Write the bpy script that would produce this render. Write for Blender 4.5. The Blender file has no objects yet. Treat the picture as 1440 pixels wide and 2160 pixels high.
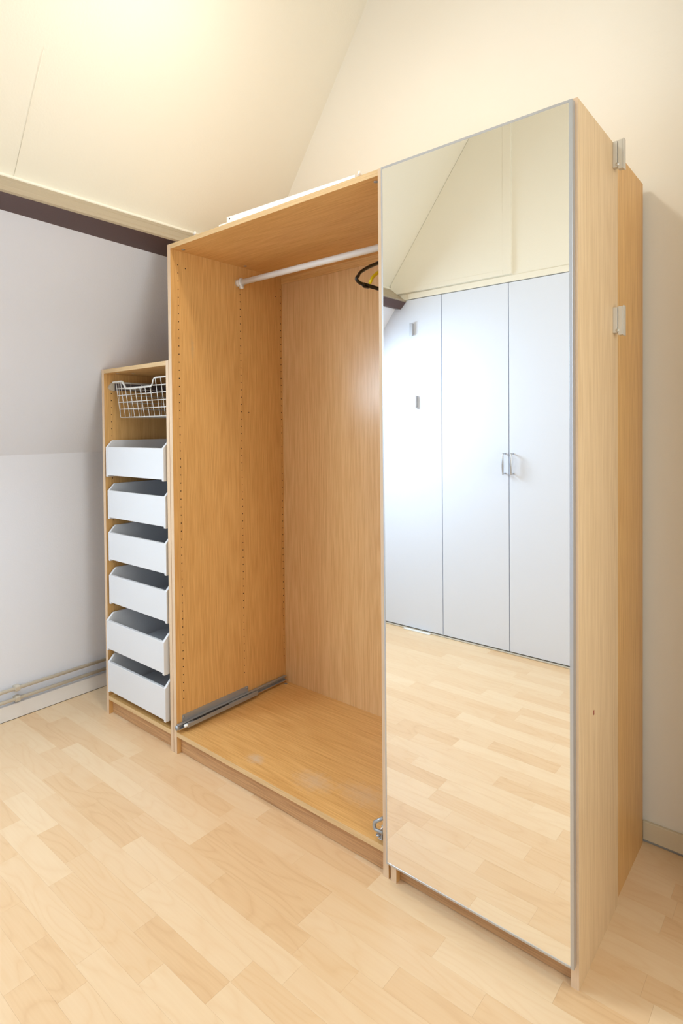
import bpy, bmesh, math, random
from mathutils import Vector, Matrix

random.seed(7)
S = bpy.context.scene
COL = S.collection

# ------------------------------------------------------------------ camera
CP = Vector((1.91325, -1.43014, 1.28545))
RX = Vector((0.73192083, 0.68130367, -0.01082649))
UP = Vector((-0.00430959, 0.02051711, 0.99978021))
BK = Vector((0.68137606, -0.7317133, 0.01795304))
cam_data = bpy.data.cameras.new('camera')
cam = bpy.data.objects.new('camera', cam_data)
COL.objects.link(cam)
cam.matrix_world = Matrix(((RX.x, UP.x, BK.x, CP.x), (RX.y, UP.y, BK.y, CP.y), (RX.z, UP.z, BK.z, CP.z), (0, 0, 0, 1)))
cam_data.sensor_fit = 'VERTICAL'
cam_data.sensor_height = 36.0
cam_data.lens = 36.0 * 1255.3627 / 2160.0
cam_data.shift_x = (720 - 585.29) / 2160.0
cam_data.shift_y = (927.215 - 1080) / 2160.0
cam_data.clip_start = 0.02
S.camera = cam

# ------------------------------------------------------------------ world, lights, exposure
W = bpy.data.worlds.new('world')
S.world = W
W.use_nodes = True
bgn = W.node_tree.nodes['Background']
bgn.inputs[0].default_value = (0.80, 0.90, 1.0, 1)
bgn.inputs[1].default_value = 1.2

S.view_settings.view_transform = 'Standard'
S.view_settings.look = 'None'
S.view_settings.gamma = 1.0
S.view_settings.use_curve_mapping = False
S.view_settings.exposure = 0.11

LAMP = Vector((0.80, -0.34, 2.86))
LAMP_RADIANCE = 108.0
LAMP_COL = (1.0, 0.935, 0.83, 1)
WIN_POWER = 36.0
SIDE_POWER = 24.0


def area_light(name, loc, direction, sx, sy, power, color, spread=180):
    d = bpy.data.lights.new(name, 'AREA')
    d.shape = 'RECTANGLE'
    d.size, d.size_y = sx, sy
    d.energy = power
    d.color = color
    d.spread = math.radians(spread)
    o = bpy.data.objects.new(name, d)
    COL.objects.link(o)
    o.location = loc
    o.rotation_euler = Vector(direction).to_track_quat('-Z', 'Y').to_euler()
    return o


# room shell numbers
YF, YB = -1.943, 0.672         # closet wall, back wall
XL, XR = -0.780, 2.85          # knee wall, right wall
ZC = 3.25                      # flat ceiling
# daylight: sky outside the sloping roof window on the left, and a fill light at the added right window
SL_N = Vector((0.79, 0, -0.613)).normalized()
area_light('daylight_roof_window', Vector((-0.475, -1.22, 1.605)) - SL_N * 0.07, SL_N, 0.84, 0.60, WIN_POWER, (0.70, 0.85, 1.0))
area_light('fill_light_right', (XR + 0.10, -0.95, 1.45), (-1, 0, 0), 1.0, 1.2, SIDE_POWER, (1.0, 0.97, 0.94))

# ------------------------------------------------------------------ materials
def new_mat(name):
    m = bpy.data.materials.new(name)
    m.use_nodes = True
    nt = m.node_tree
    return m, nt, nt.nodes['Principled BSDF']


def srgb(r, g, b):
    f = lambda c: (c / 255) / 12.92 if c <= 10 else (((c / 255) + 0.055) / 1.055) ** 2.4
    return (f(r), f(g), f(b), 1)


def plain(name, col, rough=0.5, metal=0.0, bump=0.0, bscale=300, var=0.0, spec=0.5):
    m, nt, b = new_mat(name)
    b.inputs['Base Color'].default_value = col
    b.inputs['Roughness'].default_value = rough
    b.inputs['Metallic'].default_value = metal
    b.inputs['Specular IOR Level'].default_value = spec
    tc = nt.nodes.new('ShaderNodeTexCoord')
    if bump:
        n = nt.nodes.new('ShaderNodeTexNoise')
        n.inputs['Scale'].default_value = bscale
        n.inputs['Detail'].default_value = 3
        nt.links.new(tc.outputs['Object'], n.inputs['Vector'])
        bp = nt.nodes.new('ShaderNodeBump')
        bp.inputs['Strength'].default_value = bump
        bp.inputs['Distance'].default_value = 0.002
        nt.links.new(n.outputs['Fac'], bp.inputs['Height'])
        nt.links.new(bp.outputs['Normal'], b.inputs['Normal'])
    if var:
        n2 = nt.nodes.new('ShaderNodeTexNoise')
        n2.inputs['Scale'].default_value = 3.0
        n2.inputs['Detail'].default_value = 4
        nt.links.new(tc.outputs['Object'], n2.inputs['Vector'])
        mx = nt.nodes.new('ShaderNodeMix')
        mx.data_type = 'RGBA'
        mx.inputs['A'].default_value = tuple(c * (1 - var) for c in col[:3]) + (1,)
        mx.inputs['B'].default_value = tuple(min(1, c * (1 + var)) for c in col[:3]) + (1,)
        nt.links.new(n2.outputs['Fac'], mx.inputs['Factor'])
        nt.links.new(mx.outputs['Result'], b.inputs['Base Color'])
    return m


def oak(name, axis, dark, light, rough=0.42, scuffs=(), tint=None):
    """oak veneer: fine pores and slow cathedral bands stretched along the given axis (0 x, 1 y, 2 z)"""
    m, nt, b = new_mat(name)
    N, L = nt.nodes, nt.links
    tc = N.new('ShaderNodeTexCoord')
    mp = N.new('ShaderNodeMapping')
    sc = [1.0, 1.0, 1.0]
    sc[axis] = 0.06
    mp.inputs['Scale'].default_value = sc
    L.new(tc.outputs['Object'], mp.inputs['Vector'])
    wv = N.new('ShaderNodeTexNoise')          # slow distortion field gives cathedral arches
    wv.inputs['Scale'].default_value = 9.0
    wv.inputs['Detail'].default_value = 1.5
    L.new(mp.outputs['Vector'], wv.inputs['Vector'])
    ml = N.new('ShaderNodeMath'); ml.operation = 'MULTIPLY'; ml.inputs[1].default_value = 16.0
    L.new(wv.outputs['Fac'], ml.inputs[0])
    sn = N.new('ShaderNodeMath'); sn.operation = 'PINGPONG'; sn.inputs[1].default_value = 0.5
    L.new(ml.outputs[0], sn.inputs[0])
    fine = N.new('ShaderNodeTexNoise')
    fine.inputs['Scale'].default_value = 330.0
    fine.inputs['Detail'].default_value = 3.0
    mp2 = N.new('ShaderNodeMapping')
    sc2 = [1.0, 1.0, 1.0]
    sc2[axis] = 0.025
    mp2.inputs['Scale'].default_value = sc2
    L.new(tc.outputs['Object'], mp2.inputs['Vector'])
    L.new(mp2.outputs['Vector'], fine.inputs['Vector'])
    mix = N.new('ShaderNodeMath'); mix.operation = 'MULTIPLY_ADD'
    mix.inputs[1].default_value = 0.30
    L.new(sn.outputs[0], mix.inputs[0])
    ad = N.new('ShaderNodeMath'); ad.operation = 'MULTIPLY'; ad.inputs[1].default_value = 1.05
    L.new(fine.outputs['Fac'], ad.inputs[0])
    L.new(ad.outputs[0], mix.inputs[2])
    rp = N.new('ShaderNodeValToRGB')
    rp.color_ramp.elements[0].position = 0.28
    rp.color_ramp.elements[0].color = dark
    rp.color_ramp.elements[1].position = 0.78
    rp.color_ramp.elements[1].color = light
    L.new(mix.outputs[0], rp.inputs['Fac'])
    out = rp.outputs['Color']
    for (cx, cy, cz, rx, ry, rz, col, amt) in scuffs:       # worn, chalky patches with a place of their own
        mq = N.new('ShaderNodeMapping')
        mq.inputs['Location'].default_value = (-cx / rx, -cy / ry, -cz / rz)
        mq.inputs['Scale'].default_value = (1 / rx, 1 / ry, 1 / rz)
        L.new(tc.outputs['Object'], mq.inputs['Vector'])
        ln = N.new('ShaderNodeVectorMath'); ln.operation = 'LENGTH'
        L.new(mq.outputs['Vector'], ln.inputs[0])
        ns = N.new('ShaderNodeTexNoise'); ns.inputs['Scale'].default_value = 60
        L.new(tc.outputs['Object'], ns.inputs['Vector'])
        sm = N.new('ShaderNodeMath'); sm.operation = 'ADD'
        L.new(ln.outputs['Value'], sm.inputs[0]); L.new(ns.outputs['Fac'], sm.inputs[1])
        mr = N.new('ShaderNodeMapRange')
        mr.inputs['From Min'].default_value = 0.55; mr.inputs['From Max'].default_value = 1.45
        mr.inputs['To Min'].default_value = amt; mr.inputs['To Max'].default_value = 0
        L.new(sm.outputs[0], mr.inputs['Value'])
        mm = N.new('ShaderNodeMix'); mm.data_type = 'RGBA'
        L.new(mr.outputs['Result'], mm.inputs['Factor'])
        L.new(out, mm.inputs['A'])
        mm.inputs['B'].default_value = col
        out = mm.outputs['Result']
    L.new(out, b.inputs['Base Color'])
    b.inputs['Roughness'].default_value = rough
    bp = N.new('ShaderNodeBump'); bp.inputs['Strength'].default_value = 0.05; bp.inputs['Distance'].default_value = 0.001
    L.new(fine.outputs['Fac'], bp.inputs['Height'])
    L.new(bp.outputs['Normal'], b.inputs['Normal'])
    return m


def beech_floor():
    """laminate strip; each strip's own tone and texture shift come from its object colour"""
    m, nt, b = new_mat('beech_laminate')
    N, L = nt.nodes, nt.links
    geo = N.new('ShaderNodeNewGeometry')
    oi = N.new('ShaderNodeObjectInfo')
    sx = N.new('ShaderNodeSeparateColor')
    L.new(oi.outputs['Color'], sx.inputs[0])
    off = N.new('ShaderNodeCombineXYZ')
    for ch, mul, k in (('Green', 40.0, 0), ('Blue', 40.0, 1), ('Green', 17.0, 2)):
        mm = N.new('ShaderNodeMath'); mm.operation = 'MULTIPLY'; mm.inputs[1].default_value = mul
        L.new(sx.outputs[ch], mm.inputs[0]); L.new(mm.outputs[0], off.inputs[k])
    va = N.new('ShaderNodeVectorMath'); va.operation = 'ADD'
    L.new(geo.outputs['Position'], va.inputs[0]); L.new(off.outputs[0], va.inputs[1])
    mp = N.new('ShaderNodeMapping'); mp.inputs['Scale'].default_value = (0.22, 1.0, 1.0)
    L.new(va.outputs[0], mp.inputs['Vector'])
    n1 = N.new('ShaderNodeTexNoise'); n1.inputs['Scale'].default_value = 11.0; n1.inputs['Detail'].default_value = 1.0
    L.new(mp.outputs['Vector'], n1.inputs['Vector'])
    ml = N.new('ShaderNodeMath'); ml.operation = 'MULTIPLY'; ml.inputs[1].default_value = 9.0
    L.new(n1.outputs['Fac'], ml.inputs[0])
    pp = N.new('ShaderNodeMath'); pp.operation = 'PINGPONG'; pp.inputs[1].default_value = 0.5
    L.new(ml.outputs[0], pp.inputs[0])
    pw = N.new('ShaderNodeMath'); pw.operation = 'POWER'; pw.inputs[1].default_value = 3.0
    dbl = N.new('ShaderNodeMath'); dbl.operation = 'MULTIPLY'; dbl.inputs[1].default_value = 2.0
    L.new(pp.outputs[0], dbl.inputs[0]); L.new(dbl.outputs[0], pw.inputs[0])
    mp2 = N.new('ShaderNodeMapping'); mp2.inputs['Scale'].default_value = (0.05, 1.0, 1.0)
    L.new(va.outputs[0], mp2.inputs['Vector'])
    n2 = N.new('ShaderNodeTexNoise'); n2.inputs['Scale'].default_value = 150.0; n2.inputs['Detail'].default_value = 3.0
    L.new(mp2.outputs['Vector'], n2.inputs['Vector'])
    rp = N.new('ShaderNodeValToRGB')
    rp.color_ramp.elements[0].position = 0.0
    rp.color_ramp.elements[0].color = srgb(239, 210, 172)
    rp.color_ramp.elements[1].position = 1.0
    rp.color_ramp.elements[1].color = srgb(207, 161, 114)
    e = rp.color_ramp.elements.new(0.5); e.color = srgb(230, 193, 149)
    t1 = N.new('ShaderNodeMath'); t1.operation = 'MULTIPLY_ADD'; t1.inputs[1].default_value = 0.16
    L.new(pw.outputs[0], t1.inputs[0]); L.new(sx.outputs['Red'], t1.inputs[2])
    t2 = N.new('ShaderNodeMath'); t2.operation = 'MULTIPLY_ADD'; t2.inputs[1].default_value = 0.30
    L.new(n2.outputs['Fac'], t2.inputs[0]); L.new(t1.outputs[0], t2.inputs[2])
    t3 = N.new('ShaderNodeMath'); t3.operation = 'SUBTRACT'; t3.inputs[1].default_value = 0.15
    L.new(t2.outputs[0], t3.inputs[0])
    L.new(t3.outputs[0], rp.inputs['Fac'])
    L.new(rp.outputs['Color'], b.inputs['Base Color'])
    b.inputs['Roughness'].default_value = 0.33
    b.inputs['Specular IOR Level'].default_value = 0.5
    return m


def mirror_mat():
    m = bpy.data.materials.new('mirror_glass')
    m.use_nodes = True
    nt = m.node_tree
    nt.nodes.remove(nt.nodes['Principled BSDF'])
    g = nt.nodes.new('ShaderNodeBsdfGlossy')
    g.inputs['Color'].default_value = (0.97, 0.975, 0.965, 1)
    g.inputs['Roughness'].default_value = 0.0
    nt.links.new(g.outputs[0], nt.nodes['Material Output'].inputs['Surface'])
    return m


def pane_mat():
    m = bpy.data.materials.new('window_glass')
    m.use_nodes = True
    nt = m.node_tree
    nt.nodes.remove(nt.nodes['Principled BSDF'])
    t = nt.nodes.new('ShaderNodeBsdfTransparent')
    t.inputs['Color'].default_value = (0.97, 0.99, 0.98, 1)
    g = nt.nodes.new('ShaderNodeBsdfGlossy'); g.inputs['Roughness'].default_value = 0.02
    mx = nt.nodes.new('ShaderNodeMixShader'); mx.inputs[0].default_value = 0.06
    nt.links.new(t.outputs[0], mx.inputs[1]); nt.links.new(g.outputs[0], mx.inputs[2])
    nt.links.new(mx.outputs[0], nt.nodes['Material Output'].inputs['Surface'])
    return m


def glow_mat(name, col, strength):
    m, nt, b = new_mat(name)
    b.inputs['Base Color'].default_value = (1, 1, 1, 1)
    b.inputs['Emission Color'].default_value = col
    b.inputs['Emission Strength'].default_value = strength
    return m


OAK_D, OAK_L = srgb(204, 150, 86), srgb(232, 186, 120)
CHALK = srgb(216, 196, 170)
M = {}
M['oak_z'] = oak('oak_veneer_upright', 2, OAK_D, OAK_L,
                 scuffs=[(0.018, 0.105, 1.62, 0.03, 0.012, 0.07, srgb(190, 160, 120), 0.6)])
M['oak_x'] = oak('oak_veneer_lengthwise', 0, OAK_D, OAK_L)
M['oak_floor'] = oak('oak_veneer_worn_bottom', 0, OAK_D, OAK_L, rough=0.34,
                     scuffs=[(0.385, 0.075, 0.087, 0.05, 0.035, 0.05, CHALK, 0.75), (0.63, 0.11, 0.087, 0.10, 0.07, 0.05, CHALK, 0.5),
                             (0.80, 0.16, 0.087, 0.12, 0.08, 0.05, CHALK, 0.4)])
M['oak_back'] = oak('oak_veneer_back', 2, srgb(212, 164, 108), srgb(234, 192, 138), rough=0.24)
M['oak_shaded'] = oak('shaded_oak_back', 2, srgb(128, 96, 70), srgb(166, 130, 98), rough=0.5)  # shade inside the low cabinet, put into its back panel's colour
M['oak_edge'] = oak('oak_edge_band', 2, srgb(214, 182, 148), srgb(228, 199, 168), rough=0.5)
M['oak_edge_x'] = oak('oak_edge_band_lengthwise', 0, srgb(205, 170, 122), srgb(226, 192, 144), rough=0.5)
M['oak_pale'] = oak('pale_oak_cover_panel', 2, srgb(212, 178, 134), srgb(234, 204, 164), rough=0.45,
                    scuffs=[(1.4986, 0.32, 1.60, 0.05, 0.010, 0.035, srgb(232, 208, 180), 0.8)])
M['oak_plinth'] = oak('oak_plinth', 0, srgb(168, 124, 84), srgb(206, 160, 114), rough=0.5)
M['beech'] = beech_floor()
M['subfloor'] = plain('laminate_joint', srgb(150, 108, 66), 0.7)
M['cream'] = plain('cream_wall_paint', srgb(246, 242, 229), 0.75, bump=0.22, bscale=140, spec=0.25)
M['cream_b'] = plain('cream_back_wall_paint', srgb(246, 241, 230), 0.8, bump=0.10, bscale=140, spec=0.2)
M['white_wall'] = plain('grey_white_wallpaper', srgb(236, 239, 249), 0.85, bump=0.25, bscale=170, spec=0.2)
M['white_paint'] = plain('white_gloss_paint', srgb(238, 236, 236), 0.4)
M['cream_trim'] = plain('cream_trim_paint', srgb(226, 212, 184), 0.45)
M['beige_trim'] = plain('beige_moulding_paint', srgb(172, 158, 136), 0.5)
M['brown'] = plain('dark_brown_paint', srgb(84, 60, 57), 0.45, bump=0.08, bscale=90)
M['pipe'] = plain('cream_pipe_paint', srgb(205, 195, 178), 0.4)
M['door_white'] = plain('white_door_laminate', srgb(228, 235, 250), 0.38)
M['gap'] = plain('dark_gap', srgb(70, 62, 56), 0.8)
M['white_melamine'] = plain('white_melamine', srgb(226, 226, 229), 0.4)
M['white_edge'] = plain('white_edge_band', srgb(240, 242, 238), 0.45)
M['white_wire'] = plain('white_coated_wire', srgb(235, 233, 228), 0.4)
M['white_plastic'] = plain('white_plastic', srgb(244, 243, 240), 0.35)
M['steel'] = plain('zinc_plated_steel', srgb(168, 174, 182), 0.34, metal=0.55)
M['slot_shade'] = plain('shaded_slide_slot', srgb(36, 36, 38), 0.5)
M['grey_steel'] = plain('dull_grey_steel', srgb(112, 108, 116), 0.45, metal=0.4)
M['alu'] = plain('brushed_aluminium', srgb(196, 200, 208), 0.36, metal=0.85)
M['nickel'] = plain('satin_nickel', srgb(212, 208, 200), 0.36, metal=0.45)
M['hole'] = plain('drilled_hole', srgb(52, 34, 18), 0.9)
M['black'] = plain('black_plastic', srgb(22, 20, 20), 0.3)
M['yellow'] = plain('yellow_plastic', srgb(232, 214, 30), 0.35)
M['red'] = plain('red_wax', srgb(150, 40, 30), 0.5)
M['mirror'] = mirror_mat()
M['pane'] = pane_mat()
M['globe'] = glow_mat('lamp_glass', LAMP_COL, LAMP_RADIANCE)


# ------------------------------------------------------------------ mesh helpers
def box(bm, x0, x1, y0, y1, z0, z1, bev=0.0):
    t = bmesh.new()
    v = [t.verts.new(p) for p in ((x0, y0, z0), (x1, y0, z0), (x1, y1, z0), (x0, y1, z0), (x0, y0, z1), (x1, y0, z1), (x1, y1, z1), (x0, y1, z1))]
    for f in ((0, 3, 2, 1), (4, 5, 6, 7), (0, 1, 5, 4), (1, 2, 6, 5), (2, 3, 7, 6), (3, 0, 4, 7)):
        t.faces.new([v[i] for i in f])
    if bev:
        bmesh.ops.bevel(t, geom=t.edges[:], offset=bev, segments=1, affect='EDGES')
    merge(bm, t)


def merge(bm, t):
    me = bpy.data.meshes.new('tmp')
    t.to_mesh(me)
    t.free()
    bm.from_mesh(me)
    bpy.data.meshes.remove(me)


def prism(bm, poly, axis, a0, a1, bev=0.0):
    """polygon given in the two other axes (in order), extruded along axis"""
    t = bmesh.new()

    def P(p, a):
        q = list(p)
        q.insert(axis, a)
        return q
    A = [t.verts.new(P(p, a0)) for p in poly]
    B = [t.verts.new(P(p, a1)) for p in poly]
    t.faces.new(A)
    t.faces.new(B[::-1])
    n = len(poly)
    for i in range(n):
        t.faces.new((A[i], B[i], B[(i + 1) % n], A[(i + 1) % n]))
    bmesh.ops.recalc_face_normals(t, faces=t.faces[:])
    if bev:
        bmesh.ops.bevel(t, geom=t.edges[:], offset=bev, segments=1, affect='EDGES')
    merge(bm, t)


def loft(bm, A, B):
    """closed polygon A joined to closed polygon B, capped"""
    t = bmesh.new()
    a = [t.verts.new(p) for p in A]
    b = [t.verts.new(p) for p in B]
    t.faces.new(a)
    t.faces.new(b[::-1])
    n = len(a)
    for i in range(n):
        t.faces.new((a[i], b[i], b[(i + 1) % n], a[(i + 1) % n]))
    bmesh.ops.recalc_face_normals(t, faces=t.faces[:])
    merge(bm, t)


def tube(bm, pts, r, seg=10, closed=False, sy=1.0):
    """swept round bar; r a number or a list with one radius per point"""
    pts = [Vector(p) for p in pts]
    n = len(pts)
    t = bmesh.new()
    rings = []
    nrm = None
    for i, p in enumerate(pts):
        a = pts[(i - 1) % n] if (closed or i > 0) else p
        b = pts[(i + 1) % n] if (closed or i < n - 1) else p
        d = (b - a).normalized()
        if nrm is None:
            nrm = d.orthogonal().normalized()
        else:
            nrm = (nrm - d * nrm.dot(d)).normalized()
        bi = d.cross(nrm)
        rr = r[i] if isinstance(r, (list, tuple)) else r
        rings.append([t.verts.new(p + nrm * (math.cos(2 * math.pi * k / seg) * rr) + bi * (math.sin(2 * math.pi * k / seg) * rr * sy)) for k in range(seg)])
    last = n if closed else n - 1
    for i in range(last):
        A, B = rings[i], rings[(i + 1) % n]
        for k in range(seg):
            t.faces.new((A[k], A[(k + 1) % seg], B[(k + 1) % seg], B[k]))
    if not closed:
        t.faces.new(rings[0][::-1])
        t.faces.new(rings[-1])
    for f in t.faces:
        f.smooth = True
    merge(bm, t)


def disc(bm, c, axis, r, h, seg=10):
    a = Vector(c)
    d = Vector((0, 0, 0))
    d[axis] = h
    tube(bm, [a, a + d], r, seg)


def rounded(pts, r, n=4):
    """polyline with its corners rounded"""
    pts = [Vector(p) for p in pts]
    out = [pts[0]]
    for a, b, c in zip(pts, pts[1:], pts[2:]):
        u, v = (a - b), (c - b)
        q = min(r, u.length * .49, v.length * .49)
        p0, p1 = b + u.normalized() * q, b + v.normalized() * q
        for i in range(n + 1):
            s = i / n
            out.append(p0 * (1 - s) ** 2 + b * 2 * s * (1 - s) + p1 * s * s)
    out.append(pts[-1])
    return out


def put(name, bm, mat, parent=None, kind=None, label=None, smooth=None):
    me = bpy.data.meshes.new(name)
    bm.to_mesh(me)
    bm.free()
    for mm in (mat if isinstance(mat, (list, tuple)) else [mat]):
        me.materials.append(M[mm])
    o = bpy.data.objects.new(name, me)
    COL.objects.link(o)
    if parent is not None:
        o.parent = parent
    if kind:
        o['kind'] = kind
    if label:
        o['label'] = label
    return o


def bxo(name, mat, parent, *b, bev=0.0006, kind=None, label=None):
    bm = bmesh.new()
    box(bm, *b, bev=bev)
    return put(name, bm, mat, parent, kind, label)


def thing(name, label, cat, loc=(0, 0, 0), group=None):
    o = bpy.data.objects.new(name, None)
    o.empty_display_size = 0.05
    COL.objects.link(o)
    o.location = loc
    o['label'] = label
    o['category'] = cat
    if group:
        o['group'] = group
    return o


# ------------------------------------------------------------------ floor
fl = bmesh.new()
box(fl, XL - 0.1, XR + 0.1, YF - 0.1, YB + 0.1, -0.06, -0.0075)
floor = put('floor', fl, 'subfloor', kind='structure')
PITCH, Y0 = 0.0745, 0.004
PIN = {0: [.528, 1.463], 1: [1.208, 0.073], 2: [.465, .073], 3: [.465], 4: [.633, 1.10], 5: [.057, .541, .989], 6: [.506, .895],
       7: [.25, .61, .893], 8: [.30], 10: [.453, .646], 11: [.538], -5: [1.6], -2: [1.603]}
DARK = {(5, .057): .50, (7, .61): .52, (6, .506): .1, (0, .528): .48, (4, .633): .5, (3, .465): .5, (2, .465): .5, (10, .453): .50, (0, 1.463): .48,
        (7, .25): .35, (-5, 1.2): .48, (11, .538): .5, (5, .541): .12, (7, .893): .1, (2, -.28): .5}
XA, XB = -0.757, 2.50


def strips(k):
    pins = sorted(PIN.get(k, []))
    cuts = [XA]
    x = XA - random.uniform(0.0, 0.3)
    while True:
        step = random.choice((0.26, 0.32, 0.36, 0.40, 0.44, 0.48, 0.52))
        nxt = x + step
        near = [p for p in pins if p > cuts[-1] + 0.08]
        if near and nxt > near[0] - 0.14:
            nxt = near[0]
        if nxt > XB - 0.1:
            break
        if nxt > cuts[-1] + 0.1:
            cuts.append(nxt)
        x = nxt
    cuts.append(XB)
    return list(zip(cuts, cuts[1:]))


plank_n = 0
for k in range(-9, 27):
    y1 = Y0 - PITCH * k
    y0 = y1 - PITCH
    y1, y0 = min(y1, YB - 0.012), max(y0, YF + 0.0)
    if y1 - y0 < 0.012:
        continue
    for (a, b) in strips(k):
        if y0 > 0.02:
            if a < 1.46 and b > -0.47:           # wholly under the cabinets
                if b <= 1.46:
                    continue
                a = max(a, 1.42)
        if k > 15 and b > 2.2 and a > 1.9:
            continue
        tone = random.choice((0.02, 0.08, 0.12, 0.2, 0.26, 0.3, 0.38, 0.46))
        for (kk, xx), tv in DARK.items():
            if kk == k and abs(xx - a) < 0.01:
                tone = tv
        bm = bmesh.new()
        g = 0.00008
        box(bm, a + g, b - g, y0 + g, y1 - g, -0.0074, 0.0, bev=0.00012)
        o = put('plank', bm, 'beech', floor)
        o.color = (tone, random.random(), random.random(), 1)
        plank_n += 1
print('planks', plank_n)

# ------------------------------------------------------------------ walls and ceiling
def quad_slab(bm, a, b, c, d, n, th):
    """slab with face a b c d, thickened by th along n"""
    n = Vector(n) * th
    A = [Vector(p) for p in (a, b, c, d)]
    loft(bm, A, [p + n for p in A])


OUT = Vector((-SL_N.x, 0, -SL_N.z))
K0 = (XL, 1.18)                # top of the knee wall
K1 = (-0.137, 2.06)            # where the lower slope runs in behind the purlin
def on_slope(s, y):
    return (K0[0] + (K1[0] - K0[0]) * s, y, K0[1] + (K1[1] - K0[1]) * s)


wl = bmesh.new()
box(wl, XL - 0.12, XL, YF - 0.1, YB + 0.1, -0.05, 1.184)
s0, s1, wy0, wy1 = 0.20, 0.78, -1.66, -0.78
for (sa, sb, ya, yb) in ((0, s0, YF - 0.1, YB + 0.1), (s1, 0.99, YF - 0.1, YB + 0.1), (s0, s1, YF - 0.1, wy0), (s0, s1, wy1, YB + 0.1)):
    quad_slab(wl, on_slope(sa, ya), on_slope(sa, yb), on_slope(sb, yb), on_slope(sb, ya), OUT, 0.06)
put('wall_left', wl, 'white_wall', kind='structure')

# roof window in the lower slope, beyond the left edge of the frame
win = bpy.data.objects.new('window_1', None)
COL.objects.link(win)
win['kind'] = 'structure'
fr = bmesh.new()
fw = 0.05
for (sa, sb, ya, yb) in ((s0, s0 + .06, wy0, wy1), (s1 - .06, s1, wy0, wy1), (s0, s1, wy0, wy0 + fw), (s0, s1, wy1 - fw, wy1)):
    q = [Vector(on_slope(sa, ya)), Vector(on_slope(sa, yb)), Vector(on_slope(sb, yb)), Vector(on_slope(sb, ya))]
    quad_slab(fr, *[p + OUT * 0.012 for p in q], OUT, 0.04)
put('window_frame', fr, 'white_paint', win)
gl = bmesh.new()
q = [Vector(on_slope(a, b)) + OUT * 0.03 for a, b in ((s0 + .05, wy0 + .04), (s0 + .05, wy1 - .04), (s1 - .05, wy1 - .04), (s1 - .05, wy0 + .04))]
quad_slab(gl, *q, OUT, 0.004)
put('pane', gl, 'pane', win)

# back wall and closet wall (gables), clear of each other at the corners
wb = bmesh.new()
box(wb, XL - 0.12, XR + 0.1, YB, YB + 0.1, -0.05, ZC + 0.1)
put('wall_back', wb, 'cream_b', kind='structure')

wr = bmesh.new()
wz0, wz1, rw0, rw1 = 0.85, 2.05, -1.45, -0.45
for (ya, yb, za, zb) in ((YF - .1, rw0, -.05, ZC + .1), (rw1, YB + .1, -.05, ZC + .1), (rw0, rw1, -.05, wz0), (rw0, rw1, wz1, ZC + .1)):
    box(wr, XR, XR + 0.1, ya, yb, za, zb)
box(wr, 1.80, XR, 0.33, YB, -.007, ZC)          # unseen wall return, added to shade the wardrobe niche
put('wall_right', wr, 'cream_b', kind='structure')
w2 = bpy.data.objects.new('fill_window', None)  # unseen window, added to carry the fill light from the right
COL.objects.link(w2)
w2['kind'] = 'structure'
fr = bmesh.new()
for (ya, yb, za, zb) in ((rw0, rw0 + .05, wz0, wz1), (rw1 - .05, rw1, wz0, wz1), (rw0, rw1, wz0, wz0 + .05), (rw0, rw1, wz1 - .05, wz1)):
    box(fr, XR + .02, XR + .07, ya, yb, za, zb)
put('window_frame', fr, 'white_paint', w2)
bxo('pane', 'pane', w2, XR + .04, XR + .045, rw0 + .04, rw1 - .04, wz0 + .04, wz1 - .04, bev=0)

# sloping upper ceiling: not quite parallel between the two gables, then flat
SF = ((-0.215, 2.147), (0.562, 3.25))      # x, z on the closet wall
SB = ((-0.165, 2.066), (0.624, 3.25))      # x, z on the back wall
ce = bmesh.new()
a, b = Vector((SF[0][0], YF - .1, SF[0][1])), Vector((SF[1][0], YF - .1, SF[1][1]))
c, d = Vector((SB[1][0], YB + .1, SB[1][1])), Vector((SB[0][0], YB + .1, SB[0][1]))
quad_slab(ce, a, b, c, d, (-0.81, 0, 0.58), 0.06)
box(ce, 0.50, XR + 0.1, YF - .1, YB + .1, ZC, ZC + 0.1)
put('ceiling', ce, 'cream', kind='structure')
# seam of the wallpaper on the slope
def on_upper(x, y):
    t = (y - YF) / (YB - YF)
    x0, z0 = SF[0][0] + (SB[0][0] - SF[0][0]) * t, SF[0][1] + (SB[0][1] - SF[0][1]) * t
    x1, z1 = SF[1][0] + (SB[1][0] - SF[1][0]) * t, SF[1][1] + (SB[1][1] - SF[1][1]) * t
    return Vector((x, y, z0 + (x - x0) * (z1 - z0) / (x1 - x0)))


bm = bmesh.new()
tube(bm, [on_upper(-0.150, -0.5325), on_upper(-0.03, -0.5315), on_upper(0.085, -0.529)], 0.0009, 6)
put('seam', bm, 'cream', bpy.data.objects['ceiling'])

# purlin (dark brown underside, beige cover moulding with a cream bead); it is a little out of level between the gables
BS = (0.064, -0.048)
def beam(name, prof, mat, parent=None, kind=None, prof_b=None, ym=-1.25):
    """profile prof on the closet wall, prof_b from ym to the back wall"""
    def sec(pf, y):
        t = (y - YF) / (YB - YF)
        return [Vector((x + BS[0] * t, y, z - 0.006 + BS[1] * t)) for x, z in pf]
    t = bmesh.new()
    rings = [[t.verts.new(p) for p in sec(pf, y)] for pf, y in ((prof, YF + 0.001), (prof_b or prof, ym), (prof_b or prof, YB - 0.001))]
    n = len(prof)
    for A, B in zip(rings, rings[1:]):
        for k in range(n):
            t.faces.new((A[k], A[(k + 1) % n], B[(k + 1) % n], B[k]))
    t.faces.new(rings[0])
    t.faces.new(rings[-1][::-1])
    bmesh.ops.recalc_face_normals(t, faces=t.faces[:])
    bm = bmesh.new()
    merge(bm, t)
    return put(name, bm, mat, parent, kind)


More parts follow.
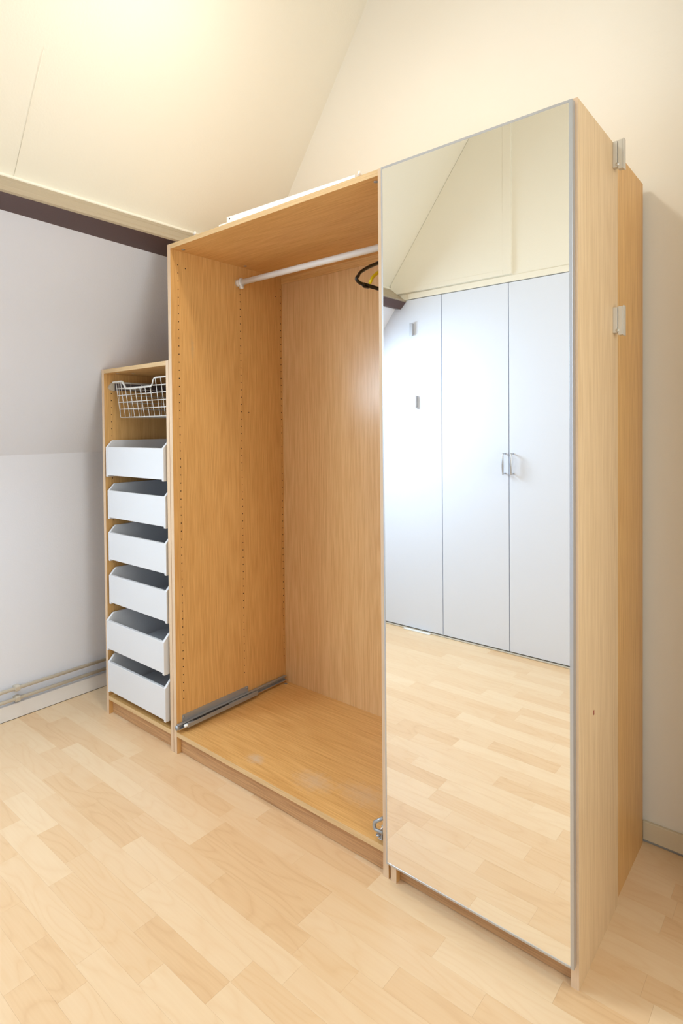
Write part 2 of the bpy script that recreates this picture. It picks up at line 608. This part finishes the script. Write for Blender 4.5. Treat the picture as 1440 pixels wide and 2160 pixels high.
purlin = beam('trim_1', [(-0.200, 2.176), (-0.072, 2.089), (-0.064, 2.088), (-0.104, 2.046), (-0.185, 2.062)], 'brown', kind='structure',
              prof_b=[(-0.200, 2.176), (-0.072, 2.089), (-0.066, 2.084), (-0.1455, 2.075), (-0.225, 2.066)])
beam('cover_moulding', [(-0.174, 2.184), (-0.145, 2.160), (-0.1425, 2.1535), (-0.1385, 2.1535), (-0.100, 2.122), (-0.097, 2.115), (-0.064, 2.092), (-0.067, 2.085), (-0.190, 2.172)], 'beige_trim', purlin)
beam('bead', [(-0.186, 2.194), (-0.174, 2.192), (-0.168, 2.1835), (-0.170, 2.179), (-0.186, 2.180)], 'cream', purlin)

# baseboards
bl = bmesh.new()
box(bl, XL, -0.757, YF + .02, YB, 0.0008, 0.068, bev=0.002)
put('baseboard_left', bl, 'white_paint', kind='structure')
bb = bmesh.new()
box(bb, 1.49, XR, YB - 0.012, YB, 0.005, 0.062, bev=0.0015)
put('baseboard_back', bb, 'cream_trim', kind='structure')

# heating pipes along the knee wall
for (z, r, lab) in ((0.135, 0.0080, 'upper thin cream heating pipe along left knee wall'), (0.088, 0.0080, 'lower thin cream heating pipe just above left baseboard')):
    p = thing('heating_pipe', lab, 'pipe', (XL + 0.022, -0.6, z), 'heating pipes along the left wall')
    bm = bmesh.new()
    tube(bm, [(0, -1.2, 0), (0, 1.25, 0)], r, 12)
    put('pipe_run', bm, 'pipe', p)
    for yc in (-0.9, 0.305):
        bm = bmesh.new()
        pr = [(-0.0218, -0.010), (-0.0218, 0.010), (0.004, 0.013), (0.0125, 0.008), (0.0125, -0.008), (0.006, -0.0125)]
        prism(bm, pr, 1, yc - 0.011, yc + 0.011, bev=0.001)
        put('pipe_clip', bm, 'pipe', p)

# ------------------------------------------------------------------ closet wall with its three doors
wf = bmesh.new()
box(wf, XL - 0.12, XR + 0.1, YF - 0.1, YF - 0.024, -0.05, ZC + 0.1)
box(wf, XL, XR, YF - 0.024, YF - 0.003, 2.094, ZC)          # cream wall over the doors
put('wall_front', wf, 'cream', kind='structure')
# raised cream cover board and its frame
bm = bmesh.new()
def slope_x(z):
    return SF[0][0] + (z - SF[0][1]) * (SF[1][0] - SF[0][0]) / (SF[1][1] - SF[0][1])
prism(bm, [(slope_x(2.172) + .03, 2.135), (0.606, 2.135), (0.606, 3.24), (slope_x(3.24) + .004, 3.24), (slope_x(2.20) + .004, 2.20)], 1, YF - 0.004, YF + 0.012, bev=0.001)
cover = put('trim_2', bm, 'cream', kind='structure')
bm = bmesh.new()
for r in ((slope_x(2.18) + .02, 0.559, 2.137, 2.163), (0.560, 0.606, 2.137, 3.235)):
    box(bm, r[0], r[1], YF + 0.011, YF + 0.0145, r[2], r[3], bev=0.0008)
put('raised_border', bm, 'cream', cover)
bm = bmesh.new()
box(bm, -0.05, XR, YF - 0.004, YF + 0.004, 2.094, 2.128, bev=0.001)
put('trim_3', bm, 'cream', kind='structure')
bm = bmesh.new()
box(bm, XL, XR, YF - 0.02, YF + 0.012, 0.0005, 0.006, bev=0.001)
put('trim_4', bm, 'pipe', kind='structure')

def closet_handle(parent, x):
    bm = bmesh.new()
    y0, y1 = YF, YF + 0.036
    za, zb = 1.020, 1.132
    tube(bm, [(x, y0, za), (x, y1, za)], 0.0042, 8)
    tube(bm, [(x, y0, zb), (x, y1, zb)], 0.0042, 8)
    n = 9
    tube(bm, [(x, y1 + 0.004 * math.sin(math.pi * i / (n - 1)), za - 0.006 + (zb - za + 0.012) * i / (n - 1)) for i in range(n)],
         [0.0035 + 0.0035 * math.sin(math.pi * i / (n - 1)) for i in range(n)], 8)
    put('handle', bm, 'alu', parent)


def fold_hook(parent, origin, u, n, h=0.072, opened=True, mat='nickel'):
    """folding coat hook: base plate and hinged flap, u along the surface, n out of it"""
    o, u, n = Vector(origin), Vector(u), Vector(n)
    up = Vector((0, 0, 1))

    def bx(bm, a0, a1, c0, c1, z0, z1, bev=0.0008):
        t = bmesh.new()
        box(t, a0, a1, c0, c1, z0, z1, bev=bev)
        for v in t.verts:
            x, y, z = v.co
            v.co = o + u * x + n * y + up * z
        bmesh.ops.recalc_face_normals(t, faces=t.faces[:])
        merge(bm, t)
    bm = bmesh.new()
    bx(bm, -0.009, 0.009, 0.0, 0.0105, 0.0, h)
    b = put('coat_hook', bm, mat, parent)
    bm = bmesh.new()
    bx(bm, -0.009, 0.009, 0.0118, 0.0225, -0.006, h + 0.001)
    bx(bm, -0.009, 0.009, 0.0225, 0.0260, -0.008, h + 0.003, bev=0.001)
    put('flap', bm, mat, b)
    bm = bmesh.new()
    c = o + n * 0.0112 + up * 0.006
    tube(bm, [c - u * 0.0105, c + u * 0.0105], 0.0042, 10)
    put('pivot', bm, mat, b)
    return b


doors = []
for i, (x0, x1) in enumerate(((XL + 0.012, 0.173), (0.177, 0.582), (0.586, 0.992), (0.996, 1.402), (1.406, 1.81), (1.814, 2.22), (2.224, 2.63))):
    top = 2.090
    bm = bmesh.new()
    box(bm, x0, x1, YF - 0.020, YF, 0.012, top, bev=0.0012)
    d = put('door_%d' % (i + 1), bm, 'door_white', kind='structure')
    doors.append(d)
closet_handle(doors[1], 0.564)
closet_handle(doors[2], 0.610)
fold_hook(doors[0], (-0.020, YF, 1.866), (1, 0, 0), (0, 1, 0), h=0.070, mat='alu')
fold_hook(doors[0], (0.002, YF, 1.412), (1, 0, 0), (0, 1, 0), h=0.072, mat='alu')

bm = bmesh.new()
box(bm, -0.085, 0.10, YF + 0.014, YF + 0.034, 0.0, 0.007, bev=0.001)
o = put('white_strip', bm, 'white_plastic')
o['label'] = 'small flat white strip lying on floor at foot of the white closet'
o['category'] = 'strip'

# ------------------------------------------------------------------ cabinets
H = 2.012
T = 0.018
D = 0.650


def holes(parent, x, face, rows, z0, z1, extra=(), step=0.032):
    bm = bmesh.new()
    for y in rows:
        z = z0
        while z < z1:
            a = x
            disc(bm, (a - 0.002 * face, y, z), 0, 0.0024, 0.0024 * face, 8)
            z += step
    for (y, z) in extra:
        disc(bm, (x - 0.002 * face, y, z), 0, 0.0024, 0.0024 * face, 8)
    return put('peg_holes', bm, 'hole', parent, kind='stuff')


def panel(name, parent, x0, x1, y0, y1, z0, z1, mat='oak_z', edge='oak_edge', front=True):
    """board with a paler front edge band as its sub-part"""
    o = bxo(name, mat, parent, x0, x1, y0 + (0.0012 if front else 0), y1, z0, z1, bev=0.0)
    if front:
        bxo('edge_band', edge, o, x0, x1, y0, y0 + 0.0012, z0, z1, bev=0.0, label='paler edge band')
    return o


def locks(parent, pts, z, up):
    for (x, y) in pts:
        bm = bmesh.new()
        disc(bm, (x, y, z), 2, 0.0075, 0.0012 * up, 14)
        box(bm, x - 0.005, x + 0.005, y - 0.001, y + 0.001, z + 0.0005 * up, z + 0.0016 * up)
        put('cam_lock', bm, 'steel', parent)


# --- middle wardrobe, open
mid = thing('open_wardrobe', 'tall open oak wardrobe without doors, white rail inside', 'wardrobe')
WM = 0.9949
lp = panel('side_panel', mid, 0, T, 0, D, 0, H)
rp = panel('side_panel', mid, WM - T, WM, 0, D, 0, H)
tp = panel('top_panel', mid, T, WM - T, 0, D - 0.006, H - T, H - 0.0005, mat='oak_x', edge='oak_edge_x')
bt = panel('bottom_panel', mid, T, WM - T, 0, D - 0.006, 0.069, 0.087, mat='oak_floor', edge='oak_edge_x')
bk = bxo('back_panel', 'oak_back', mid, T, WM - T, D - 0.006, D - 0.002, 0.06, H - 0.034, bev=0)
bxo('back_rail', 'oak_x', mid, T, WM - T, D - 0.010, D - 0.0065, H - 0.05, H - T, bev=0)
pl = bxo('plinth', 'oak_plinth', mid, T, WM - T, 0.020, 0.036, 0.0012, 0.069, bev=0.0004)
holes(lp, T, 1, (0.037, 0.374, 0.634), 0.210, 1.97, extra=((0.074, 1.93), (0.42, 1.36), (0.60, 1.90)))
locks(tp, ((0.95, 0.032), (0.045, 0.044), (0.045, 0.381)), H - T, -1)
locks(bt, ((0.942, 0.030), (0.040, 0.62)), 0.087, 1)

# rail
ry, rz = 0.362, 1.921
rail = bmesh.new()
tube(rail, [(T + 0.004, ry, rz), (WM - T - 0.004, ry, rz)], 0.0125, 20)
rl = put('clothes_rail', rail, 'white_plastic', mid)
for x0, s in ((T, 1), (WM - T, -1)):
    bm = bmesh.new()
    tube(bm, [(x0, ry, rz), (x0 + 0.020 * s, ry, rz)], 0.0165, 20)
    tube(bm, [(x0 + 0.020 * s, ry, rz), (x0 + 0.026 * s, ry, rz)], 0.0185, 20)
    tube(bm, [(x0 + 0.016 * s, ry, rz - 0.020), (x0 + 0.030 * s, ry, rz - 0.020)], 0.0085, 14)
    br = put('rail_bracket', bm, 'white_plastic', rl)


# drawer slides left on the bottom
def slide(parent, x, s):
    bm = bmesh.new()
    box(bm, *sorted((x, x + 0.0025 * s)), 0.028, 0.395, 0.098, 0.146, bev=0.0006)
    pln = put('drawer_slide', bm, 'steel', parent)
    for y in (0.034, 0.385):
        b2 = bmesh.new()
        disc(b2, (x + 0.002 * s, y, 0.139), 0, 0.0045, 0.003 * s, 10)
        put('screw', b2, 'steel', pln)
    bm = bmesh.new()
    xa, xb = sorted((x + 0.003 * s, x + 0.016 * s))
    box(bm, xa, xb, 0.000, 0.632, 0.118, 0.1205, bev=0.0004)
    box(bm, xa, xb, 0.000, 0.632, 0.100, 0.1025, bev=0.0004)
    xc, xd = sorted((x + 0.003 * s, x + 0.0055 * s))
    box(bm, xc, xd, 0.000, 0.632, 0.1025, 0.118)
    put('rail_channel', bm, 'steel', pln)
    bm = bmesh.new()
    xa, xb = sorted((x + 0.017 * s, x + 0.028 * s))
    box(bm, xa, xb, 0.035, 0.43, 0.114, 0.1165, bev=0.0004)
    box(bm, xa, xb, 0.035, 0.43, 0.101, 0.1035, bev=0.0004)
    xc, xd = sorted((x + 0.0255 * s, x + 0.028 * s))
    box(bm, xc, xd, 0.035, 0.43, 0.1035, 0.1145, bev=0.0004)
    put('runner', bm, 'steel', pln)
    bm = bmesh.new()
    xa, xb = sorted((x + 0.0165 * s, x + 0.024 * s))
    box(bm, xa, xb, 0.065, 0.26, 0.1168, 0.1176)
    put('slot', bm, 'slot_shade', pln)  # near-black strip painted for the shade inside the slot
    bm = bmesh.new()
    tube(bm, [(x + 0.020 * s, 0.022, 0.109), (x + 0.020 * s, 0.052, 0.110)], [0.006, 0.0075], 12)
    put('roller', bm, 'white_plastic', pln, label='white plastic roller')
    if s > 0:
        bm = bmesh.new()
        tube(bm, [(x + 0.009 * s, -0.010, 0.109), (x + 0.009 * s, 0.004, 0.110)], 0.0085, 12)
        put('end_stop', bm, 'steel', pln)
    return pln


slide(mid, T, 1)
slide(mid, WM - T, -1)
bm = bmesh.new()
tube(bm, rounded([(WM - T - 0.001, 0.002, 0.166), (WM - T - 0.032, 0.002, 0.140), (WM - T - 0.030, 0.002, 0.121), (WM - T - 0.001, 0.002, 0.124)], 0.008), 0.005, 8)
put('slide_bracket', bm, 'steel', mid)

# small clear pegs left standing on the top
for (x, y) in ((0.136, 0.030), (0.893, 0.030)):
    bm = bmesh.new()
    tube(bm, [(x, y, H), (x, y, H + 0.016)], 0.004, 8)
    tube(bm, [(x, y, H + 0.016), (x, y, H + 0.028)], [0.007, 0.003], 8)
    o = put('shelf_peg', bm, 'white_plastic')
    o['label'] = ('tiny white peg standing on the top left end of the open wardrobe' if x < .5 else 'tiny white peg on top of the open wardrobe beside the mirror door')
    o['category'] = 'peg'
    o['group'] = 'pegs on top of the open wardrobe'

# white rails lying on the top
def lying(name, label, p0, p1, prof, hole=False):
    a, b = Vector(p0), Vector(p1)
    u = (b - a).normalized()
    v = Vector((-u.y, u.x, 0))
    t = thing(name, label, 'rail', a, 'white rails lying on the open wardrobe')
    bm = bmesh.new()
    L = (b - a).length
    loft(bm, [v * y + Vector((0, 0, z)) for y, z in prof], [u * L + v * y + Vector((0, 0, z)) for y, z in prof])
    put('rail_profile', bm, 'white_plastic', t)
    if hole:
        bm = bmesh.new()
        c = u * 0.014 - v * 0.0003 + Vector((0, 0, 0.0135))
        tube(bm, [c, c + v * 0.0006], 0.003, 8)
        put('screw_hole', bm, 'hole', t)
    return t


lying('white_rail', 'lower white metal rail lying flat on the open wardrobe top', (0.283, 0.020, H), (0.889, 0.039, H), [(0, 0), (0.05, 0), (0.05, 0.012), (0.003, 0.016), (0, 0.012)])
lying('white_rail', 'upper white rail with screw hole at left end, on the open wardrobe', (0.312, 0.033, H + 0.0165), (0.856, 0.060, H + 0.0165), [(0, 0), (0.028, 0), (0.028, 0.003), (0.003, 0.003), (0.003, 0.022), (0, 0.022)], hole=True)


# hangers on the rail
def hanger(label, x, mat, yc, half, ztip, zneck, bar, tw=0.0, r=0.0078):
    t = thing('clothes_hanger', label, 'hanger', (x, yc, 0), 'hangers on the wardrobe rail')
    t.rotation_euler = (0, 0, tw)
    bm = bmesh.new()
    shoulder = [(0, 0, zneck), (0, -half * 0.32, zneck - 0.018), (0, -half * 0.70, ztip + 0.046), (0, -half * 0.90, ztip + 0.022), (0, -half * 0.975, ztip + 0.002)]
    for s in (1, -1):
        pts = rounded([(0, p[1] * s, p[2]) for p in shoulder], 0.03)
        tube(bm, pts, r, 10, sy=0.62)
    if bar:
        for s in (1, -1):
            tube(bm, rounded([(0, -half * 0.93 * s, ztip + 0.012), (0, -half * 1.0 * s, ztip - 0.001), (0, -half * 0.92 * s, ztip - 0.011), (0, -half * 0.8 * s, ztip - 0.012)], 0.008), r, 10, sy=0.7)
        tube(bm, [(0, -half * 0.82, ztip - 0.012), (0, half * 0.82, ztip - 0.012)], r * 0.85, 10, sy=0.7)
        for s in (1, -1):
            tube(bm, rounded([(0.004, -half * 0.86 * s, ztip - 0.016), (0.004, -half * 0.82 * s, ztip - 0.022), (0.004, -half * 0.70 * s, ztip - 0.020)], 0.004), r * 0.4, 8)
    put('hanger_body', bm, mat, t)
    bm = bmesh.new()
    hz = rz + 0.0125
    dy = ry - yc
    pts = [(0, 0, zneck - 0.004), (0, 0, rz - 0.032)]
    R = 0.017
    for i in range(11):
        a = math.radians(-65 + 245 * i / 10)
        pts.append((0, dy + R * math.cos(a) - 0.0, hz - R + 0.0022 + R * math.sin(a)))
    tube(bm, pts, 0.0022, 8)
    put('hook', bm, mat if mat == 'yellow' else 'steel', t)
    return t


hanger('black plastic clothes hanger with bar on the white rail', 0.800, 'black', 0.352, 0.212, 1.763, 1.862, True)
hanger('yellow plastic clothes hanger behind the black one', 0.832, 'yellow', 0.358, 0.190, 1.748, 1.856, False, r=0.0085)

# --- low cabinet under the slope, with drawers
low = thing('low_cabinet', 'low narrow oak cabinet with white drawers and wire basket', 'cabinet')
XA0, XA1, HL = -0.4995, -0.0025, 1.5605
DL = 0.585
llp = panel('side_panel', low, XA0, XA0 + T, 0, DL, 0, HL)
lrp = panel('side_panel', low, XA1 - T, XA1, 0, DL, 0, HL)
ltp = panel('top_panel', low, XA0 + T, XA1 - T, 0, DL, HL - T, HL - 0.0005, mat='oak_x', edge='oak_edge_x')
lbt = panel('bottom_panel', low, XA0 + T, XA1 - T, 0, DL, 0.066, 0.084, mat='oak_x', edge='oak_edge_x')
bxo('back_panel', 'oak_shaded', low, XA0 + T, XA1 - T, DL - 0.006, DL - 0.002, 0.084, HL - T, bev=0)
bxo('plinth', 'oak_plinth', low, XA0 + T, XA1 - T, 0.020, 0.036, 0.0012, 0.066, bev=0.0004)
holes(llp, XA0 + T, 1, (0.037,), 0.110, 1.50)
locks(ltp, ((-0.44, 0.045), (-0.40, 0.10)), HL - T, -1)


def drawer(zb, zt, y0, dx=0.0, floor_gap=0.0):
    xa, xb = -0.4645 + dx, -0.0365 + dx
    y1 = y0 + 0.50
    th = 0.012
    bm = bmesh.new()
    box(bm, xa + th, xb - th, y0 + th, y1, zb + 0.012, zb + 0.020)
    box(bm, xa + th, xb - th, y1 - th, y1, zb + 0.020, zt + 0.030)
    dr = put('drawer', bm, 'white_melamine', low)
    bxo('drawer_front', 'white_melamine', dr, xa + th * 0.9, xb - th * 0.9, y0 + 0.0012, y0 + 0.015, zb + 0.0065, zt, bev=0.0012)
    for s, x0 in ((1, xa), (-1, xb - th)):
        bm = bmesh.new()
        pr = [(y0, zb), (y1, zb), (y1, zt + 0.030), (y0 + 0.034, zt + 0.030), (y0 + 0.028, zt + 0.027), (y0, zt - 0.001)]
        prism(bm, pr, 0, x0, x0 + th, bev=0.0008)
        put('drawer_side', bm, 'white_melamine', dr)
    # runners joining the drawer to the cabinet sides
    for s, x0, x1 in ((1, XA0 + T, xa), (-1, xb, XA1 - T)):
        bxo('runner', 'steel', dr, x0, x1, y0 + 0.06, y1 - 0.02, zb + 0.030, zb + 0.052, bev=0.0005)
    return dr


for (zb, zt, y0) in ((1.080, 1.213, -0.006), (0.890, 1.018, 0.0), (0.701, 0.829, 0.0), (0.507, 0.637, 0.0), (0.303, 0.436, -0.017), (0.112, 0.248, -0.013)):
    drawer(zb, zt, y0)

# wire basket
bm = bmesh.new()
bx0, bx1, ty, by, bz0, bz1 = -0.430, -0.060, 0.030, 0.052, 1.345, 1.503
nw = 11
yb1 = 0.52
dipa, dipb, dz = -0.365, -0.150, 0.034


def rim_z(x):
    return bz1 - (dz if dipa < x < dipb else 0)


for i in range(nw):
    x = bx0 + (bx1 - bx0) * i / (nw - 1)
    tube(bm, [(x, ty, rim_z(x)), (x, by, bz0), (x, yb1 - 0.02, bz0), (x, yb1, bz1)], 0.0018, 6)
for k in range(1, 5):
    s = k / 5.2
    z = bz1 - (bz1 - bz0) * s
    y = ty + (by - ty) * s
    tube(bm, rounded([(bx0, yb1 - .02 * s, z), (bx0, y, z), (bx1, y, z), (bx1, yb1 - .02 * s, z), (bx0, yb1 - .02 * s, z)], 0.006), 0.0018, 6)
for k in range(9):
    y = by + (yb1 - 0.02 - by) * k / 8
    tube(bm, [(bx0, y - (0.008 if k == 0 else 0), bz1 - 0.002), (bx0, y, bz0), (bx1, y, bz0), (bx1, y - (0.008 if k == 0 else 0), bz1 - 0.002)], 0.0016, 6)
bsk = put('wire_basket', bm, 'white_wire', low)
bm = bmesh.new()
ra, rb = -0.462, -0.042
path = [(ra, yb1, bz1), (ra, ty, bz1), (dipa - 0.012, ty, bz1), (dipa + 0.014, ty, bz1 - dz), (dipb - 0.008, ty, bz1 - dz), (dipb + 0.006, ty, bz1), (rb, ty, bz1), (rb, yb1, bz1)]
tube(bm, rounded(path, 0.012), 0.0048, 8, sy=0.65)
tube(bm, [(ra, yb1, bz1), (rb, yb1, bz1)], 0.0035, 8)
put('rim', bm, 'white_wire', bsk)
for s, x0 in ((1, XA0 + T), (-1, XA1 - T)):
    bm = bmesh.new()
    xa, xb = sorted((x0, x0 + 0.017 * s))
    prism(bm, [(0.046, 1.468), (0.53, 1.468), (0.53, 1.4985), (0.046, 1.4985)], 0, xa, xb, bev=0.001)
    run = put('basket_runner', bm, 'grey_steel', low)
    bm = bmesh.new()
    prism(bm, [(0.018, 1.480), (0.026, 1.470), (0.0455, 1.464), (0.0455, 1.5015), (0.034, 1.5015)], 0, xa - 0.0005, xb + 0.0005, bev=0.001)
    put('end_cap', bm, 'pipe', run)

# --- mirror wardrobe
rt = thing('mirror_wardrobe', 'tall narrow oak wardrobe with a full mirror door', 'wardrobe')
X0, X1 = 1.0020, 1.4986
panel('side_panel', rt, X0, X0 + T, 0, D, 0, H)
rside = bxo('side_panel', 'oak_z', rt, X1 - T - 0.006, X1 - 0.006, 0.3365, D, 0, H - 0.0005, bev=0.0)
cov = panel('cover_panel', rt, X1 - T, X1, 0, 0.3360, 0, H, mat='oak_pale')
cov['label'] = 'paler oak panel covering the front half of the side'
panel('top_panel', rt, X0 + T, X1 - T - 0.0062, 0, D - 0.006, H - T, H - 0.0005, mat='oak_x', edge='oak_edge_x')
panel('bottom_panel', rt, X0 + T, X1 - T - 0.0062, 0, D - 0.006, 0.069, 0.087, mat='oak_x', edge='oak_edge_x')
bxo('back_panel', 'oak_back', rt, X0 + T, X1 - T - 0.0062, D - 0.006, D - 0.002, 0.06, H - T, bev=0)
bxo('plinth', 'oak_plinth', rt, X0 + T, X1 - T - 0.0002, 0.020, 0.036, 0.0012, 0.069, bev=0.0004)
bm = bmesh.new()
box(bm, X1 - 0.0002, X1 + 0.0006, 0.1135, 0.1185, 0.592, 0.603, bev=0.0002)
put('stain', bm, 'red', rt, label='tiny dark red stain on the side panel')

dx0, dx1, dz0, dz1, dy0, dy1 = 0.9990, 1.4935, 0.0575, 2.0035, -0.0200, -0.0015
fwid = 0.0075
mdoor = bxo('mirror_glass', 'mirror', rt, dx0 + 0.004, dx1 - 0.004, dy0 + 0.0010, dy1 - 0.004, dz0 + 0.004, dz1 - 0.004, bev=0)
for (a0, a1, c0, c1) in ((dx0, dx0 + 0.0045, dz0, dz1), (dx1 - fwid, dx1, dz0, dz1), (dx0 + 0.0045, dx1 - fwid, dz0, dz0 + 0.006), (dx0 + 0.0045, dx1 - fwid, dz1 - 0.006, dz1)):
    bxo('frame_bar', 'alu', mdoor, a0, a1, dy0, dy1, c0, c1, bev=0.0006)
bxo('door_backing', 'white_melamine', mdoor, dx0 + 0.005, dx1 - 0.008, dy1 - 0.0039, dy1 - 0.0005, dz0 + 0.007, dz1 - 0.007, bev=0)

fold_hook(rt, (X1, 0.296, 1.946), (0, 1, 0), (1, 0, 0), h=0.066)
fold_hook(rt, (X1, 0.296, 1.523), (0, 1, 0), (1, 0, 0), h=0.066)

# ------------------------------------------------------------------ ceiling lamp (above the frame)
lamp = thing('ceiling_lamp', 'shallow round frosted glass ceiling lamp on a short rod', 'lamp', LAMP)
bm = bmesh.new()
tube(bm, [(0, 0, 0.022), (0, 0, ZC - LAMP.z - 0.02)], 0.006, 10)
tube(bm, [(0, 0, ZC - LAMP.z - 0.02), (0, 0, ZC - LAMP.z)], [0.03, 0.05], 20)
put('rod', bm, 'white_paint', lamp)
bm = bmesh.new()
tube(bm, [(0, 0, 0.001), (0, 0, 0.012), (0, 0, 0.022)], [0.094, 0.092, 0.05], 32)
put('pan', bm, 'white_paint', lamp)
bm = bmesh.new()
prof = [(0.09 * math.cos(a), -0.030 * math.sin(a)) for a in [math.pi / 2 * i / 8 for i in range(8)]]
tube(bm, [(0, 0, z) for r, z in prof] + [(0, 0, -0.030)], [r for r, z in prof] + [0.002], 32)
put('glass_bowl', bm, 'globe', lamp)
